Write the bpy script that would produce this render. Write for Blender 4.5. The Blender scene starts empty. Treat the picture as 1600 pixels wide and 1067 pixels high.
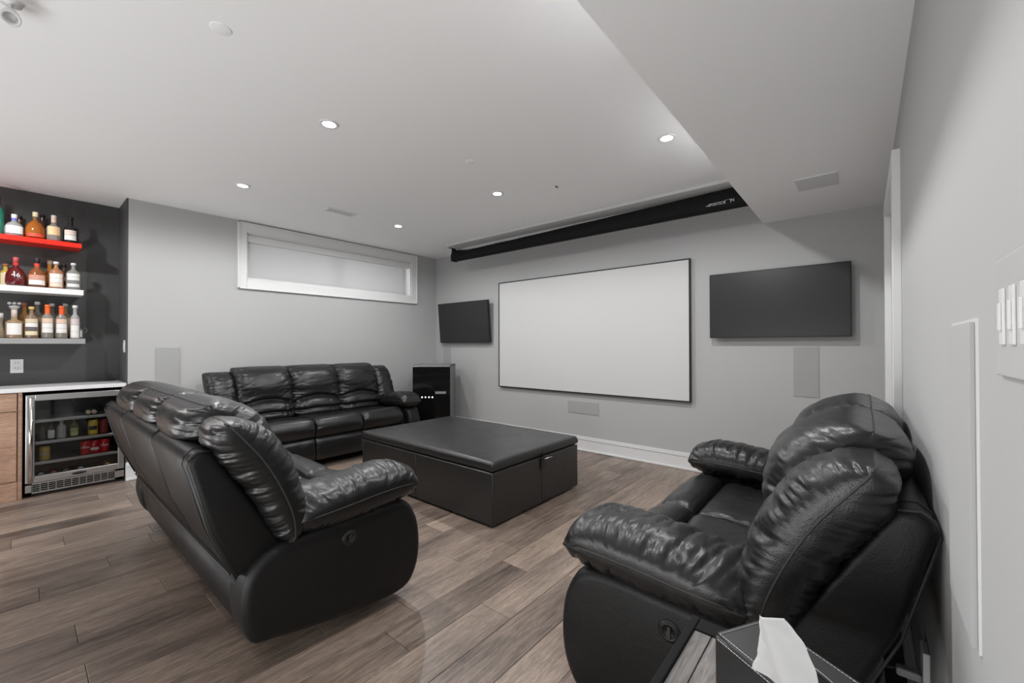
import bpy, bmesh, math, random
from mathutils import Vector, Matrix, noise

# ------------------------------------------------------------------ camera
C = bpy.context.scene
COL = C.collection
cam_d = bpy.data.cameras.new('camera'); cam = bpy.data.objects.new('camera', cam_d); COL.objects.link(cam)
cam_d.sensor_width = 36.0; cam_d.lens = 36.0 * 652.95 / 1600.0; cam_d.clip_start = 0.02
yaw, pit, rol = math.radians(40.129), math.radians(0.465), math.radians(-0.116)
F = Vector((-math.sin(yaw) * math.cos(pit), math.cos(yaw) * math.cos(pit), math.sin(pit)))
R = Vector((math.cos(yaw), math.sin(yaw), 0)); U = R.cross(F)
R2 = R * math.cos(rol) + U * math.sin(rol); U2 = U * math.cos(rol) - R * math.sin(rol)
cam.matrix_world = Matrix(((R2.x, U2.x, -F.x, 0), (R2.y, U2.y, -F.y, 0), (R2.z, U2.z, -F.z, 1.2), (0, 0, 0, 1)))
C.camera = cam

# ------------------------------------------------------------------ world and exposure
w = bpy.data.worlds.new('world'); C.world = w; w.use_nodes = True
w.node_tree.nodes['Background'].inputs[0].default_value = (1, 1, 1, 1)
w.node_tree.nodes['Background'].inputs[1].default_value = 0.12
C.view_settings.view_transform = 'Standard'; C.view_settings.look = 'None'
C.view_settings.exposure = 0.62; C.view_settings.gamma = 1.0; C.view_settings.use_curve_mapping = False
CAN_POWER = 30.0
# added fill lights, unseen behind the camera, aimed up to brighten the ceiling
for (fx_, fy_, rx_, ry_) in ((-3.9, -1.3, 46, -4), (-1.9, -1.3, 52, 0), (-.5, -1.2, 50, -4)):
    fd = bpy.data.lights.new('ceiling_fill', 'AREA'); fd.energy = 15; fd.size = .9
    fo = bpy.data.objects.new('ceiling_fill', fd); COL.objects.link(fo); fo.location = (fx_, fy_, .5); fo.rotation_euler = (math.radians(180 - rx_), math.radians(ry_), 0)

dl = bpy.data.lights.new('window_daylight', 'AREA'); dl.shape = 'RECTANGLE'; dl.size = 2.3; dl.size_y = .8; dl.energy = 22
dlo = bpy.data.objects.new('window_daylight', dl); COL.objects.link(dlo); dlo.location = (-5.75, 2.6, 2.25); dlo.rotation_euler = (math.radians(90), 0, math.radians(-90))
# ------------------------------------------------------------------ room measures
XL, XN, XR, YW = -5.025, -5.456, 0.125, 4.158     # window wall, niche back, right wall, screen wall
YN = 0.63                                          # niche return
ZC, ZB, XB = 2.52, 2.245, -0.66                    # ceiling, bulkhead underside, bulkhead edge
YB = -1.5

# ------------------------------------------------------------------ materials
def newmat(name):
    m = bpy.data.materials.new(name); m.use_nodes = True
    return m, m.node_tree.nodes, m.node_tree.links, m.node_tree.nodes['Principled BSDF']
def mat(name, col, rough=.5, metal=0., spec=.5, bump=0., scale=60., var=0., coat=0., trans=0., ior=1.45, emit=None, estr=0., alpha=1.):
    m, N, L, B = newmat(name)
    if isinstance(col, (int, float)): col = (col, col, col)
    B.inputs['Base Color'].default_value = (*col, 1)
    B.inputs['Roughness'].default_value = rough; B.inputs['Metallic'].default_value = metal
    B.inputs['Specular IOR Level'].default_value = spec
    B.inputs['Coat Weight'].default_value = coat; B.inputs['Coat Roughness'].default_value = .15
    B.inputs['Transmission Weight'].default_value = trans; B.inputs['IOR'].default_value = ior
    B.inputs['Alpha'].default_value = alpha
    if emit: B.inputs['Emission Color'].default_value = (*emit, 1); B.inputs['Emission Strength'].default_value = estr
    if bump or var:
        tc = N.new('ShaderNodeTexCoord'); nz = N.new('ShaderNodeTexNoise'); nz.inputs['Scale'].default_value = scale
        nz.inputs['Detail'].default_value = 5; L.new(tc.outputs['Object'], nz.inputs['Vector'])
        if bump:
            b = N.new('ShaderNodeBump'); b.inputs['Strength'].default_value = bump; b.inputs['Distance'].default_value = .004
            L.new(nz.outputs['Fac'], b.inputs['Height']); L.new(b.outputs[0], B.inputs['Normal'])
        if var:
            r = N.new('ShaderNodeValToRGB'); r.color_ramp.elements[0].position = .3; r.color_ramp.elements[1].position = .7
            r.color_ramp.elements[0].color = (*[c * (1 - var) for c in col], 1); r.color_ramp.elements[1].color = (*[min(1, c * (1 + var)) for c in col], 1)
            L.new(nz.outputs['Fac'], r.inputs['Fac']); L.new(r.outputs[0], B.inputs['Base Color'])
    return m

def leather(name, base, rough=.38, coat=.25, scale=260, crease=.35):
    m, N, L, B = newmat(name)
    tc = N.new('ShaderNodeTexCoord')
    v = N.new('ShaderNodeTexVoronoi'); v.inputs['Scale'].default_value = scale; L.new(tc.outputs['Object'], v.inputs['Vector'])
    n = N.new('ShaderNodeTexNoise'); n.inputs['Scale'].default_value = 9; n.inputs['Detail'].default_value = 6; n.inputs['Distortion'].default_value = .6
    L.new(tc.outputs['Object'], n.inputs['Vector'])
    b1 = N.new('ShaderNodeBump'); b1.inputs['Strength'].default_value = .25; b1.inputs['Distance'].default_value = .0012
    b2 = N.new('ShaderNodeBump'); b2.inputs['Strength'].default_value = crease; b2.inputs['Distance'].default_value = .02
    L.new(v.outputs['Distance'], b1.inputs['Height']); L.new(n.outputs['Fac'], b2.inputs['Height'])
    L.new(b1.outputs[0], b2.inputs['Normal']); L.new(b2.outputs[0], B.inputs['Normal'])
    r = N.new('ShaderNodeMapRange'); r.inputs['To Min'].default_value = rough - .06; r.inputs['To Max'].default_value = rough + .1
    L.new(n.outputs['Fac'], r.inputs['Value']); L.new(r.outputs[0], B.inputs['Roughness'])
    B.inputs['Base Color'].default_value = (base, base, base * 1.02, 1)
    B.inputs['Coat Weight'].default_value = coat; B.inputs['Coat Roughness'].default_value = .3
    B.inputs['Specular IOR Level'].default_value = .5 if coat else .32
    return m

def wood(name, dark, light, axis='Y', stretch=14., scale=3., rough=.4, rand=True, bump=.25):
    m, N, L, B = newmat(name)
    geo = N.new('ShaderNodeNewGeometry') ; oi = N.new('ShaderNodeObjectInfo')
    off = N.new('ShaderNodeVectorMath'); off.operation = 'SCALE'; off.inputs[0].default_value = (17., 31., 7.)
    L.new(oi.outputs['Random'], off.inputs['Scale'])
    add = N.new('ShaderNodeVectorMath'); add.operation = 'ADD'; L.new(geo.outputs['Position'], add.inputs[0]); L.new(off.outputs[0], add.inputs[1])
    mp = N.new('ShaderNodeMapping'); s = [stretch, stretch, stretch]; s['XYZ'.index(axis)] = 1.
    mp.inputs['Scale'].default_value = s; L.new(add.outputs[0], mp.inputs['Vector'])
    n1 = N.new('ShaderNodeTexNoise'); n1.inputs['Scale'].default_value = scale; n1.inputs['Detail'].default_value = 8; n1.inputs['Roughness'].default_value = .65; n1.inputs['Distortion'].default_value = 1.2
    L.new(mp.outputs[0], n1.inputs['Vector'])
    mp2 = N.new('ShaderNodeMapping'); s2 = [3.5, 3.5, 3.5]; s2['XYZ'.index(axis)] = 1.; mp2.inputs['Scale'].default_value = s2
    L.new(add.outputs[0], mp2.inputs['Vector'])
    n2 = N.new('ShaderNodeTexNoise'); n2.inputs['Scale'].default_value = 1.6; n2.inputs['Detail'].default_value = 4; L.new(mp2.outputs[0], n2.inputs['Vector'])
    mx = N.new('ShaderNodeMath'); mx.operation = 'MULTIPLY_ADD'; mx.inputs[1].default_value = .55; L.new(n1.outputs['Fac'], mx.inputs[0])
    m2 = N.new('ShaderNodeMath'); m2.operation = 'MULTIPLY'; m2.inputs[1].default_value = .45; L.new(n2.outputs['Fac'], m2.inputs[0]); L.new(m2.outputs[0], mx.inputs[2])
    fac = mx.outputs[0]
    if rand:
        m3 = N.new('ShaderNodeMath'); m3.operation = 'MULTIPLY_ADD'; m3.inputs[1].default_value = .15; m3.inputs[2].default_value = -.075
        L.new(oi.outputs['Random'], m3.inputs[0])
        m4 = N.new('ShaderNodeMath'); m4.operation = 'ADD'; L.new(fac, m4.inputs[0]); L.new(m3.outputs[0], m4.inputs[1]); fac = m4.outputs[0]
    r = N.new('ShaderNodeValToRGB'); r.color_ramp.elements[0].position = .3; r.color_ramp.elements[1].position = .68
    r.color_ramp.elements[0].color = (*dark, 1); r.color_ramp.elements[1].color = (*light, 1)
    L.new(fac, r.inputs['Fac']); L.new(r.outputs[0], B.inputs['Base Color'])
    b = N.new('ShaderNodeBump'); b.inputs['Strength'].default_value = bump; b.inputs['Distance'].default_value = .003
    L.new(n1.outputs['Fac'], b.inputs['Height']); L.new(b.outputs[0], B.inputs['Normal'])
    # short dark pores along the grain
    mp3 = N.new('ShaderNodeMapping'); s3 = [60, 60, 60]; s3['XYZ'.index(axis)] = 7.; mp3.inputs['Scale'].default_value = s3
    L.new(add.outputs[0], mp3.inputs['Vector'])
    n3 = N.new('ShaderNodeTexNoise'); n3.inputs['Scale'].default_value = 1.6; n3.inputs['Detail'].default_value = 6; n3.inputs['Roughness'].default_value = .7; n3.inputs['Distortion'].default_value = 1.5
    L.new(mp3.outputs[0], n3.inputs['Vector'])
    r3 = N.new('ShaderNodeValToRGB'); r3.color_ramp.elements[0].position = .34; r3.color_ramp.elements[1].position = .62
    r3.color_ramp.elements[0].color = (.52, .5, .49, 1); r3.color_ramp.elements[1].color = (1.1, 1.1, 1.1, 1); L.new(n3.outputs['Fac'], r3.inputs['Fac'])
    ml = N.new('ShaderNodeMix'); ml.data_type = 'RGBA'; ml.blend_type = 'MULTIPLY'; ml.inputs[0].default_value = .8
    L.new(r.outputs[0], ml.inputs[6]); L.new(r3.outputs[0], ml.inputs[7]); L.new(ml.outputs[2], B.inputs['Base Color'])
    B.inputs['Roughness'].default_value = rough
    return m

M = dict(
    wall=mat('wall_paint', .44, .75, bump=.04, scale=90, spec=.3),
    ceil=mat('ceiling_paint', .86, .85, bump=.03, scale=120, spec=.2),
    niche=mat('charcoal_paint', .075, .6, bump=.04, scale=90, spec=.35),
    trim=mat('white_trim', .70, .4),
    plate=mat('white_plastic', .72, .35),
    grille=mat('speaker_grille', .36, .8, bump=.3, scale=900),
    screen=mat('screen_fabric', .60, .85),
    frame=mat('black_frame', .012, .35),
    tv=mat('tv_glass', .02, .3, coat=.2),
    cloth=mat('black_cloth', .016, .75, bump=.25, scale=30),
    whitetube=mat('white_metal', .62, .4),
    leather=leather('black_leather', .008, rough=.33, coat=.15),
    leather_soft=leather('soft_black_leather', .008, rough=.35, coat=.12, crease=.2),
    vinyl=leather('black_vinyl', .007, rough=.46, coat=.0, crease=.10),
    ottoman=leather('bonded_leather', .022, rough=.36, coat=.2, crease=.15),
    piping=mat('piping', .03, .5),
    dark=mat('dark_fabric', .006, .9),
    blind=mat('blind_fabric', .6, .8, emit=None),
    steel=mat('brushed_steel', .55, .32, metal=1., bump=.05, scale=200),
    steel_shiny=mat('polished_steel', .7, .18, metal=1.),
    black=mat('black_plastic', .01, .4),
    cabblack=mat('black_gloss', .004, .06, coat=1.),
    cabside=mat('cabinet_side_grey', .2, .45),
    counter=mat('white_quartz', .72, .25, var=.05, scale=8),
    red=mat('red_lacquer', (.72, .02, .008), .3),
    shelfwhite=mat('white_lacquer', .75, .35),
    shelfgrey=mat('grey_lacquer', .3, .35),
    plank=wood('oak_plank', (.07, .052, .043), (.42, .325, .262), axis='Y', rough=.36),
    sub=mat('plank_joint', (.03, .022, .018), .8),
    cabwood=wood('cabinet_wood', (.33, .19, .125), (.56, .36, .26), axis='Y', stretch=12, scale=2.2, rough=.45, rand=False, bump=.08),
    tablewood=wood('table_wood', (.10, .095, .09), (.42, .40, .385), axis='Y', stretch=22, scale=4., rough=.5, rand=False, bump=.5),
    tissue=mat('tissue_paper', .82, .9, bump=.15, scale=25),
    lamp=mat('lamp_lens', 1., .5, emit=(1, 1, 1), estr=30.),
    led=mat('led', 1., .5, emit=(1, 1, 1), estr=6.),
    stitch=mat('white_thread', .6, .8),
    brass=mat('scuff_foil', .6, .4),
    text=mat('white_print', .75, .7),
)
# roller blind lets daylight through
m, N, L, B = newmat('blind_translucent')
tr = N.new('ShaderNodeBsdfTranslucent'); tr.inputs[0].default_value = (.75, .75, .75, 1)
df = N.new('ShaderNodeBsdfDiffuse'); df.inputs[0].default_value = (.62, .62, .62, 1)
mxs = N.new('ShaderNodeMixShader'); mxs.inputs[0].default_value = .45
L.new(df.outputs[0], mxs.inputs[1]); L.new(tr.outputs[0], mxs.inputs[2]); L.new(mxs.outputs[0], N['Material Output'].inputs[0]); M['blind'] = m
# thin door glass
m, N, L, B = newmat('door_glass')
t_ = N.new('ShaderNodeBsdfTransparent'); t_.inputs[0].default_value = (.85, .86, .86, 1)
g_ = N.new('ShaderNodeBsdfGlossy'); g_.inputs['Roughness'].default_value = .03
fr = N.new('ShaderNodeFresnel'); fr.inputs[0].default_value = 1.5
mxs = N.new('ShaderNodeMixShader'); L.new(fr.outputs[0], mxs.inputs[0]); L.new(t_.outputs[0], mxs.inputs[1]); L.new(g_.outputs[0], mxs.inputs[2])
L.new(mxs.outputs[0], N['Material Output'].inputs[0]); M['glass'] = m

_gc = {}
def gmat(col, clear=0.):
    k = (col, clear)
    if k not in _gc:
        if clear:
            m, N, L, B = newmat('bottle_glass')
            t = N.new('ShaderNodeBsdfTransparent'); t.inputs[0].default_value = (*col, 1)
            B.inputs['Base Color'].default_value = (*[c * .6 for c in col], 1); B.inputs['Roughness'].default_value = .08
            mx = N.new('ShaderNodeMixShader'); mx.inputs[0].default_value = 1 - clear
            L.new(t.outputs[0], mx.inputs[1]); L.new(B.outputs[0], mx.inputs[2]); L.new(mx.outputs[0], N['Material Output'].inputs[0])
            _gc[k] = m
        else: _gc[k] = mat('gloss_colour', col, .12, coat=.5)
    return _gc[k]
_pc = {}
def pmat(col, rough=.5):
    if (col, rough) not in _pc: _pc[(col, rough)] = mat('print_colour', col, rough)
    return _pc[(col, rough)]

# ------------------------------------------------------------------ helpers
def link(name, me, m, parent=None, loc=None, smooth=False):
    o = bpy.data.objects.new(name, me); COL.objects.link(o)
    if m is not None:
        me.materials.clear(); me.materials.append(m)
    if parent: o.parent = parent
    if loc: o.location = loc
    if smooth:
        for p in me.polygons: p.use_smooth = True
    return o
def from_bm(name, bm, m, parent=None, smooth=False, loc=None):
    bmesh.ops.recalc_face_normals(bm, faces=bm.faces)
    me = bpy.data.meshes.new(name); bm.to_mesh(me); bm.free()
    return link(name, me, m, parent, loc, smooth)
def tag(o, label=None, cat=None, group=None, kind=None):
    if label: o['label'] = label
    if cat: o['category'] = cat
    if group: o['group'] = group
    if kind: o['kind'] = kind
    return o
def empty(name, loc=(0, 0, 0), rz=0, label=None, cat=None, group=None):
    o = bpy.data.objects.new(name, None); COL.objects.link(o); o.location = loc; o.rotation_euler = (0, 0, rz)
    o.empty_display_size = .1
    return tag(o, label, cat, group)
def add_box(bm, x0, x1, y0, y1, z0, z1, bev=0., seg=2, M4=None):
    r = bmesh.ops.create_cube(bm, size=1.)
    vs = r['verts']
    for v in vs:
        v.co = Vector(((x0 + x1) / 2 + v.co.x * (x1 - x0), (y0 + y1) / 2 + v.co.y * (y1 - y0), (z0 + z1) / 2 + v.co.z * (z1 - z0)))
    if bev:
        es = list({e for v in vs for e in v.link_edges})
        r = bmesh.ops.bevel(bm, geom=es, offset=bev, segments=seg, profile=.5, affect='EDGES')
        vs = list({v for f in r['faces'] for v in f.verts} | {v for v in vs if v.is_valid})
    if M4:
        for v in vs: v.co = M4 @ v.co
    return vs
def box(name, b, m, parent=None, bev=0., seg=2, smooth=False):
    bm = bmesh.new(); add_box(bm, *b, bev=bev, seg=seg); return from_bm(name, bm, m, parent, smooth)
def boxes(name, bs, m, parent=None, bev=0.):
    bm = bmesh.new()
    for b in bs: add_box(bm, *b, bev=bev)
    return from_bm(name, bm, m, parent)
def add_lathe(bm, prof, n=24, M4=Matrix()):
    rings = []
    for r, z in prof:
        if r < 1e-5: rings.append([bm.verts.new(M4 @ Vector((0, 0, z)))])
        else: rings.append([bm.verts.new(M4 @ Vector((r * math.cos(2 * math.pi * k / n), r * math.sin(2 * math.pi * k / n), z))) for k in range(n)])
    for a, b in zip(rings, rings[1:]):
        for k in range(n):
            q = [a[k % len(a)], a[(k + 1) % len(a)] if len(a) > 1 else None, b[(k + 1) % len(b)] if len(b) > 1 else None, b[k % len(b)]]
            q = [v for v in q if v is not None]
            q = list(dict.fromkeys(q))
            if len(q) >= 3:
                try: bm.faces.new(q)
                except ValueError: pass
def lathe(name, prof, m, parent=None, n=24, M4=Matrix(), smooth=True):
    bm = bmesh.new(); add_lathe(bm, prof, n, M4); return from_bm(name, bm, m, parent, smooth)
def add_tube(bm, pts, r, n=6, closed=False):
    pts = [Vector(p) for p in pts]; rings = []
    K = len(pts)
    up = Vector((0, 0, 1))
    for i, p in enumerate(pts):
        a = pts[(i - 1) % K] if (closed or i > 0) else p; b = pts[(i + 1) % K] if (closed or i < K - 1) else p
        d = (b - a)
        if d.length < 1e-9: d = Vector((1, 0, 0))
        d.normalize()
        s = d.cross(up)
        if s.length < .05: s = d.cross(Vector((1, 0, 0)))
        s.normalize(); t = s.cross(d)
        rings.append([bm.verts.new(p + (s * math.cos(2 * math.pi * k / n) + t * math.sin(2 * math.pi * k / n)) * r) for k in range(n)])
    for i in range(K if closed else K - 1):
        a, b = rings[i], rings[(i + 1) % K]
        for k in range(n): bm.faces.new((a[k], a[(k + 1) % n], b[(k + 1) % n], b[k]))
    if not closed: bm.faces.new(rings[0][::-1]); bm.faces.new(rings[-1])
def tube(name, pts, r, m, parent=None, n=6, closed=False):
    bm = bmesh.new(); add_tube(bm, pts, r, n, closed); return from_bm(name, bm, m, parent, True)
def catmull(pts, n):
    P = [Vector(p) for p in pts]; P = [P[0] * 2 - P[1]] + P + [P[-1] * 2 - P[-2]]
    dense = []
    for i in range(1, len(P) - 2):
        for k in range(16):
            t = k / 16; a, b, c, d = P[i - 1], P[i], P[i + 1], P[i + 2]
            dense.append(.5 * ((2 * b) + (c - a) * t + (2 * a - 5 * b + 4 * c - d) * t * t + (3 * b - a - 3 * c + d) * t ** 3))
    dense.append(P[-2])
    L = [0]
    for a, b in zip(dense, dense[1:]): L.append(L[-1] + (b - a).length)
    out = []; j = 0
    for k in range(n + 1):
        s = L[-1] * k / n
        while j < len(L) - 2 and L[j + 1] < s: j += 1
        f = (s - L[j]) / max(1e-9, L[j + 1] - L[j]); out.append(dense[j].lerp(dense[j + 1], min(1, f)))
    return out
def text_mesh(name, s, size, m, parent, mtx, depth=.0006, sx=1.):
    cu = bpy.data.curves.new(name, 'FONT'); cu.body = s; cu.size = size; cu.extrude = depth; cu.align_x = 'CENTER'; cu.align_y = 'CENTER'; cu.resolution_u = 3
    o = bpy.data.objects.new(name, cu); COL.objects.link(o)
    dg = bpy.context.evaluated_depsgraph_get(); me = bpy.data.meshes.new_from_object(o.evaluated_get(dg))
    bpy.data.objects.remove(o)
    me.transform(mtx @ Matrix.Diagonal((sx, 1, 1, 1)))
    return link(name, me, m, parent)

# loft of an upholstered cushion: cross-section in (y,z) between two curves, swept across x
def cushion(name, fr, bk, x0, x1, m, parent, nu=28, nt=34, n=3.2, creases=(), gather=.004, lump=.006, corner=.0, seed=0, piping=None, gdist=.06, fold=.0, sag=0., endr=.16, topseam=False):
    Fc, Bc = catmull([(0, *p) for p in fr], nt), catmull([(0, *p) for p in bk], nt)
    ring = [(k / nt, Fc[k], 1) for k in range(nt + 1)] + [(k / nt, Bc[k], -1) for k in range(nt - 1, 0, -1)]
    Mid = [(Fc[k] + Bc[k]) / 2 for k in range(nt + 1)]
    bm = bmesh.new(); xc, hw = (x0 + x1) / 2, (x1 - x0) / 2
    tops = []; rows = []; ex = 2. / n; sd = Vector((seed * 3.7, seed * 1.3, seed * 5.1))
    left, right = [], []
    for i in range(nu + 1):
        ph = math.pi * i / nu
        c, s = math.cos(ph), math.sin(ph)
        xx = -math.copysign(abs(c) ** ex, c); e = max(0., s) ** ex
        row = []
        for j, (t, Pc, side) in enumerate(ring):
            mid0 = Mid[round(t * nt)]
            d = Pc - mid0; dl = d.length
            tq = (.5 + (t - .5) * (1 - endr * (1 - e) ** 1.3)) * nt; kq = min(nt - 1, int(tq)); mid = Mid[kq].lerp(Mid[kq + 1], tq - kq)
            dn = d / dl if dl > 1e-5 else Vector((0, 0, 1 if t > .5 else -1))
            cf = 1 - corner * (abs(2 * t - 1) ** 7)
            x = xc + hw * xx * cf
            disp = 0.
            de = (1 - abs(xx)) * hw                    # distance from the side seam
            tip = min(1, dl / .02)
            arc = t
            g = noise.noise(Vector((0, t * 17, 3.1)) + sd) + .6 * noise.noise(Vector((x * 9, t * 38, 1.)) + sd)
            disp += gather * g * math.exp(-de / gdist) * 1.6
            g2 = noise.noise(Vector((x * 4 + 5, t * 15 + x * 3, side * 2.)) + sd * 2.1)
            g3 = noise.noise(Vector((x * 6 + 2, t * 34 - x * 4, side * 3.)) + sd * 1.3)
            disp -= gather * (1.5 * max(0, 1 - 6 * abs(g2)) + .7 * max(0, 1 - 5 * abs(g3))) * math.exp(-de / (gdist * 1.8))
            disp += lump * noise.noise(Vector((x * 5.5, t * 4.5, side)) + sd)
            if fold: # soft diagonal folds
                q = noise.noise(Vector((x * 3.2, t * 13 + x * 5, side * .6)) + sd * 1.7)
                disp -= fold * max(0, 1 - abs(q) * 5) ** 1.5 * min(1, .35 + 1.1 * abs(noise.noise(Vector((x * 4, t * 3, 7.)) + sd)) * 3)
            if side > 0 or True:
                for (tc, arch, dep, wd, fs) in creases:
                    if fs != side: continue
                    tt = tc + arch * (1 - xx * xx)
                    k = (t - tt) / wd
                    disp -= dep * math.exp(-k * k)
                    gg = noise.noise(Vector((x * 34 + t * 9, t * 2, 9.)) + sd)
                    disp -= gather * 1.0 * max(0, 1 - 4 * abs(gg)) * math.exp(-abs(k) * .6)
            P = mid + d * e + dn * disp * min(1, e * 1.5) * tip
            row.append(Vector((x, P.y, P.z - sag * (1 - xx * xx))))
        if i == 0: left = row[:nt + 1]
        if i == nu: right = row[:nt + 1]
        if 3 <= i <= nu - 3: tops.append(row[nt] + Vector((0, 0, .001)))
        rows.append([bm.verts.new(p) for p in row])
    K = len(ring)
    for a, b in zip(rows, rows[1:]):
        for k in range(K): bm.faces.new((a[k], a[(k + 1) % K], b[(k + 1) % K], b[k]))
    bmesh.ops.remove_doubles(bm, verts=bm.verts, dist=.0003)
    o = from_bm(name, bm, m, parent, True)
    if topseam: tube('seam', tops, .0024, M['piping'], o, 6)
    if piping:
        if 'l' in piping: tube('piping', left, .0032, M['piping'], o, 6)
        if 'r' in piping: tube('piping', right, .0032, M['piping'], o, 6)
    return o
def prism(name, poly, x0, x1, m, parent, bev=.015, seg=3, smooth=True, wave=0.):
    bm = bmesh.new()
    P = [Vector((x0, y, z)) for y, z in poly]
    a = [bm.verts.new(p) for p in P]; b = [bm.verts.new(p + Vector((x1 - x0, 0, 0))) for p in P]
    f1 = bm.faces.new(a); f2 = bm.faces.new(b[::-1]); K = len(P)
    for k in range(K): bm.faces.new((a[k], b[k], b[(k + 1) % K], a[(k + 1) % K]))
    bmesh.ops.recalc_face_normals(bm, faces=bm.faces)
    es = [e for e in bm.edges if (e.verts[0].co.x - e.verts[1].co.x) == 0]
    bmesh.ops.bevel(bm, geom=es, offset=bev, segments=seg, profile=.5, affect='EDGES')
    o = from_bm(name, bm, m, parent, smooth)
    return o
def smooth_poly(pts, n):
    P = [(0, *p) for p in pts]; P = P + [P[0]]
    V = [Vector(p) for p in P]; V = [V[-2]] + V + [V[1]]; out = []
    for i in range(1, len(V) - 2):
        for k in range(n):
            t = k / n; a, b, c, d = V[i - 1], V[i], V[i + 1], V[i + 2]
            q = .5 * ((2 * b) + (c - a) * t + (2 * a - 5 * b + 4 * c - d) * t * t + (3 * b - a - 3 * c + d) * t ** 3)
            out.append((q.y, q.z))
    return out

# ------------------------------------------------------------------ room shell
def structure(o): o['kind'] = 'structure'; return o
floor = structure(box('floor', (-5.8, .3, YB, YW + .2, -.12, -.012), M['sub']))
rng = random.Random(7)
PW = .1775
fixed = {}
row_end = {-2.08: .173, -2.4350: .168, -2.967: .078, -1.5475: 1.16, -1.37: 1.75}
k0 = -1.015
rows = []
x = k0 + PW * 6
while x > -5.6:
    rows.append((max(x - PW, -5.45), min(x, XR))); x -= PW
PY0, PY1 = -1.25, YW
for (xa, xb) in rows:
    if xb - xa < .03: continue
    ends = None
    for kx, yv in row_end.items():
        if abs(kx - xb) < .02: ends = yv
    y = (ends if ends is not None else rng.uniform(0, 1.2))
    cuts = [y]; yy = y
    while yy > PY0: yy -= rng.choice([.75, 1.05, 1.3, 1.6]); cuts.append(yy)
    yy = y
    while yy < PY1: yy += rng.choice([.75, 1.05, 1.3, 1.6]); cuts.append(yy)
    cuts.sort()
    for a, b in zip(cuts, cuts[1:]):
        a2, b2 = max(a, PY0), min(b, PY1)
        if b2 - a2 < .04: continue
        g = .0006; c = .0016
        vs = [(xa + g, a2 + g, -.012), (xb - g, a2 + g, -.012), (xb - g, b2 - g, -.012), (xa + g, b2 - g, -.012),
              (xa + g, a2 + g, -c), (xb - g, a2 + g, -c), (xb - g, b2 - g, -c), (xa + g, b2 - g, -c),
              (xa + g + c, a2 + g + c, 0), (xb - g - c, a2 + g + c, 0), (xb - g - c, b2 - g - c, 0), (xa + g + c, b2 - g - c, 0)]
        fs = [(8, 9, 10, 11)] + [(i, (i + 1) % 4, 4 + (i + 1) % 4, 4 + i) for i in range(4)] + [(4 + i, 4 + (i + 1) % 4, 8 + (i + 1) % 4, 8 + i) for i in range(4)]
        me = bpy.data.meshes.new('plank'); me.from_pydata(vs, [], fs)
        link('plank', me, M['plank'], floor)

structure(box('ceiling', (-5.8, .4, YB, YW + .2, ZC, ZC + .12), M['ceil']))
structure(box('trim_1', (XB, .3, YB, YW, ZB, ZC), M['ceil']))['label'] = 'dropped ceiling bulkhead along the right wall'
structure(box('wall_front', (-5.8, .4, YW, YW + .15, 0, ZC), M['wall']))
# window wall with the opening
WY0, WY1, WZ0, WZ1 = 1.575, 3.685, 1.90, 2.40
structure(boxes('wall_left', [(XL - .25, XL, YN + .012, WY0, 0, ZC), (XL - .25, XL, WY1, YW, 0, ZC), (XL - .25, XL, WY0, WY1, 0, WZ0), (XL - .25, XL, WY0, WY1, WZ1, ZC)], M['wall']))
structure(box('wall_niche', (XN - .15, XN, YB, YN + .2, 0, ZC), M['niche']))
structure(box('wall_niche_side', (XN, XL - .0005, YN, YN + .012, 0, ZC), M['niche']))
# right wall with the doorway
DY0, DY1, DZ = 2.54, 3.34, 1.96
structure(boxes('wall_right', [(XR, XR + .15, YB, DY0, 0, ZB), (XR, XR + .15, DY1, YW, 0, ZB), (XR, XR + .15, DY0, DY1, DZ, ZB)], M['wall']))
dr = structure(box('door_1', (XR + .05, XR + .09, DY0 + .02, DY1 - .02, .01, DZ - .01), M['trim']))
for (a, b, c, d) in ((DY0 + .12, DY1 - .12, .2, .85), (DY0 + .12, DY1 - .12, 1.0, 1.8)): box('door_panel', (XR + .042, XR + .05, a, b, c, d), M['trim'], dr, bev=.004)
def profile_bar(name, b, step_axis, parent=None):
    return box(name, b, M['trim'], parent, bev=.004)
cs = structure(boxes('door_casing', [(XR - .029, XR, DY0 - .09, DY0, 0, DZ + .085), (XR - .029, XR, DY1, DY1 + .09, 0, DZ + .085), (XR - .029, XR, DY0, DY1, DZ, DZ + .085),
      (XR, XR + .15, DY0, DY0 + .02, 0, DZ), (XR, XR + .15, DY1 - .02, DY1, 0, DZ), (XR, XR + .15, DY0, DY1, DZ - .015, DZ)], M['trim'], bev=.002))
cs.name = 'trim_2'; cs['label'] = 'white door casing on the right wall'
def baseboard(name, b, horiz):
    # stepped section: tall flat, thinner cap, shoe moulding
    x0, x1, y0, y1 = b
    bm = bmesh.new()
    if horiz == 'Y':   # runs along x on the screen wall
        add_box(bm, x0, x1, y1 - .016, y1, 0, .125); add_box(bm, x0, x1, y1 - .022, y1, .125, .135, bev=.003); add_box(bm, x0, x1, y1 - .012, y1, .135, .16, bev=.004); add_box(bm, x0, x1, y1 - .032, y1 - .016, 0, .022, bev=.006)
    elif horiz == 'XL':
        add_box(bm, x0, x0 + .016, y0, y1, 0, .125); add_box(bm, x0, x0 + .022, y0, y1, .125, .135, bev=.003); add_box(bm, x0, x0 + .012, y0, y1, .135, .16, bev=.004); add_box(bm, x0 + .016, x0 + .032, y0, y1, 0, .022, bev=.006)
    else:
        add_box(bm, x1 - .016, x1, y0, y1, 0, .125); add_box(bm, x1 - .022, x1, y0, y1, .125, .135, bev=.003); add_box(bm, x1 - .012, x1, y0, y1, .135, .16, bev=.004)
    return structure(from_bm(name, bm, M['trim']))
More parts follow.
